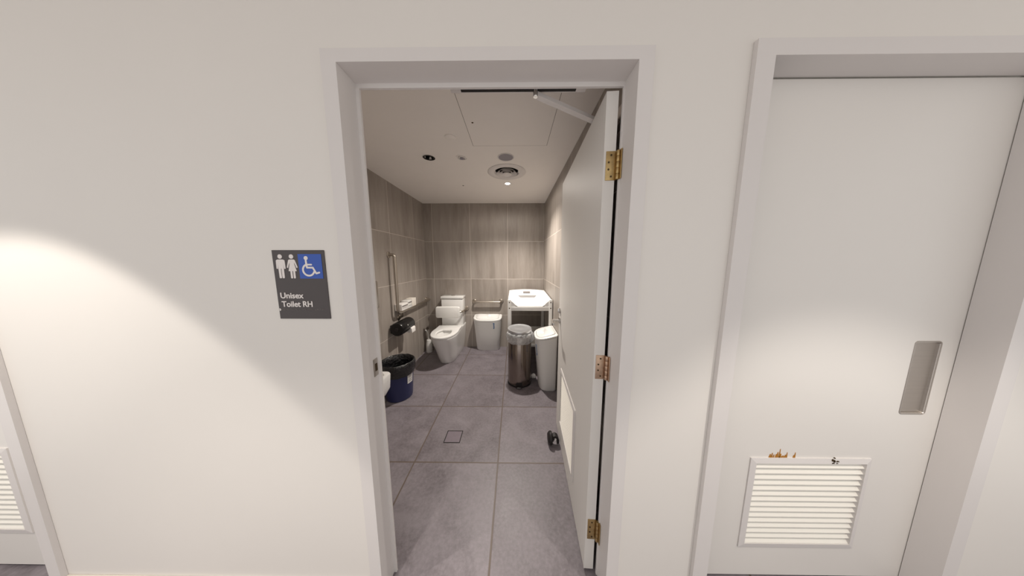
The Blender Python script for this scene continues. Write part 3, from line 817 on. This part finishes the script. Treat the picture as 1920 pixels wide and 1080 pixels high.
build('hatch', MB().box(x0+.003, x1-.003, y0+.003, y1-.003, RC-.0015, RC), M['ceil'], t)
build('keyhole', MB().lathe([(.007, RC-.001), (.006, RC-.003)], (-.274, 1.534, 0), 16), M['screw'], t)

# corridor downlights (above the frame of the photograph)
CL = ((-1.80, .035), (1.25, -.15), (-.88, -.32))  # the last one is an unseen addition that brightens the lower wall
for k, c_ in enumerate(CL):
    t = thing('ceiling_light', ('round corridor downlight above the left door', 'round corridor downlight above the right door', 'added unseen round corridor downlight before the doorway')[k], 'downlight', (*c_, CC), group=None)
    ringp('trim_ring', [(.050, 0), (.051, -.004), (.046, -.006), (.036, -.003), (.036, 0)], 'satin', t, c_, CC)
    build('lens', MB().lathe([(.035, CC), (.035, CC-.002)], (*c_, 0), 32), M['lamp'], t)

# ------------------------------------------------------------------ lights
def spot(name, loc, tgt, size, blend, power, col=(1, .94, .86), rad=.03):
    l = bpy.data.lights.new(name, 'SPOT'); l.energy = power; l.spot_size = math.radians(size); l.spot_blend = blend
    l.color = col; l.shadow_soft_size = rad
    o = bpy.data.objects.new(name, l); COL.objects.link(o); o.location = loc
    o.rotation_euler = (Vector(tgt)-Vector(loc)).to_track_quat('-Z', 'Y').to_euler()
    return o
WARM = (1, .93, .85)
spot('lamp_room_wide', (*L1, RC-.012), (L1[0], L1[1]-.15, 0), 132, .85, 150, WARM, .022)
spot('lamp_room_spill', (*L1, RC-.012), (L1[0], L1[1], 0), 175, .3, 11, WARM, .022)
spot('fill_room_front', (*L2, RC-.012), (L2[0]+.2, L2[1]+.5, 0), 150, .6, 14, WARM, .03)  # fill from the added downlight, for the open leaf and front floor
spot('lamp_corridor_left', (*CL[0], CC-.012), (CL[0][0], CL[0][1], 0), 77, .12, 105, WARM, .03)
spot('lamp_corridor_right', (*CL[1], CC-.012), (CL[1][0], CL[1][1], 0), 80, .32, 95, WARM, .03)

w = bpy.data.worlds.new('world'); sc.world = w; w.use_nodes = True
w.node_tree.nodes['Background'].inputs[0].default_value = (1, .965, .935, 1)
w.node_tree.nodes['Background'].inputs[1].default_value = .86

spot('fill_corridor_mid', (*CL[2], CC-.012), (CL[2][0], CL[2][1], 0), 77, .5, 75, WARM, .03)  # fill from the added corridor downlight, lifts the wall beside the doorway

# ------------------------------------------------------------------ camera
cd = bpy.data.cameras.new('camera'); cam = bpy.data.objects.new('camera', cd); COL.objects.link(cam)
cd.sensor_width = 36; cd.lens = 405/1920*36; cd.clip_start = .02; cd.clip_end = 50
cam.location = (0, 0, CAM_H)
cam.rotation_euler = (PI/2-math.atan(50/405), 0, math.atan(4/408))
sc.camera = cam
sc.view_settings.view_transform = 'Standard'; sc.view_settings.look = 'None'
sc.view_settings.gamma = 1; sc.view_settings.exposure = 0; sc.view_settings.use_curve_mapping = False
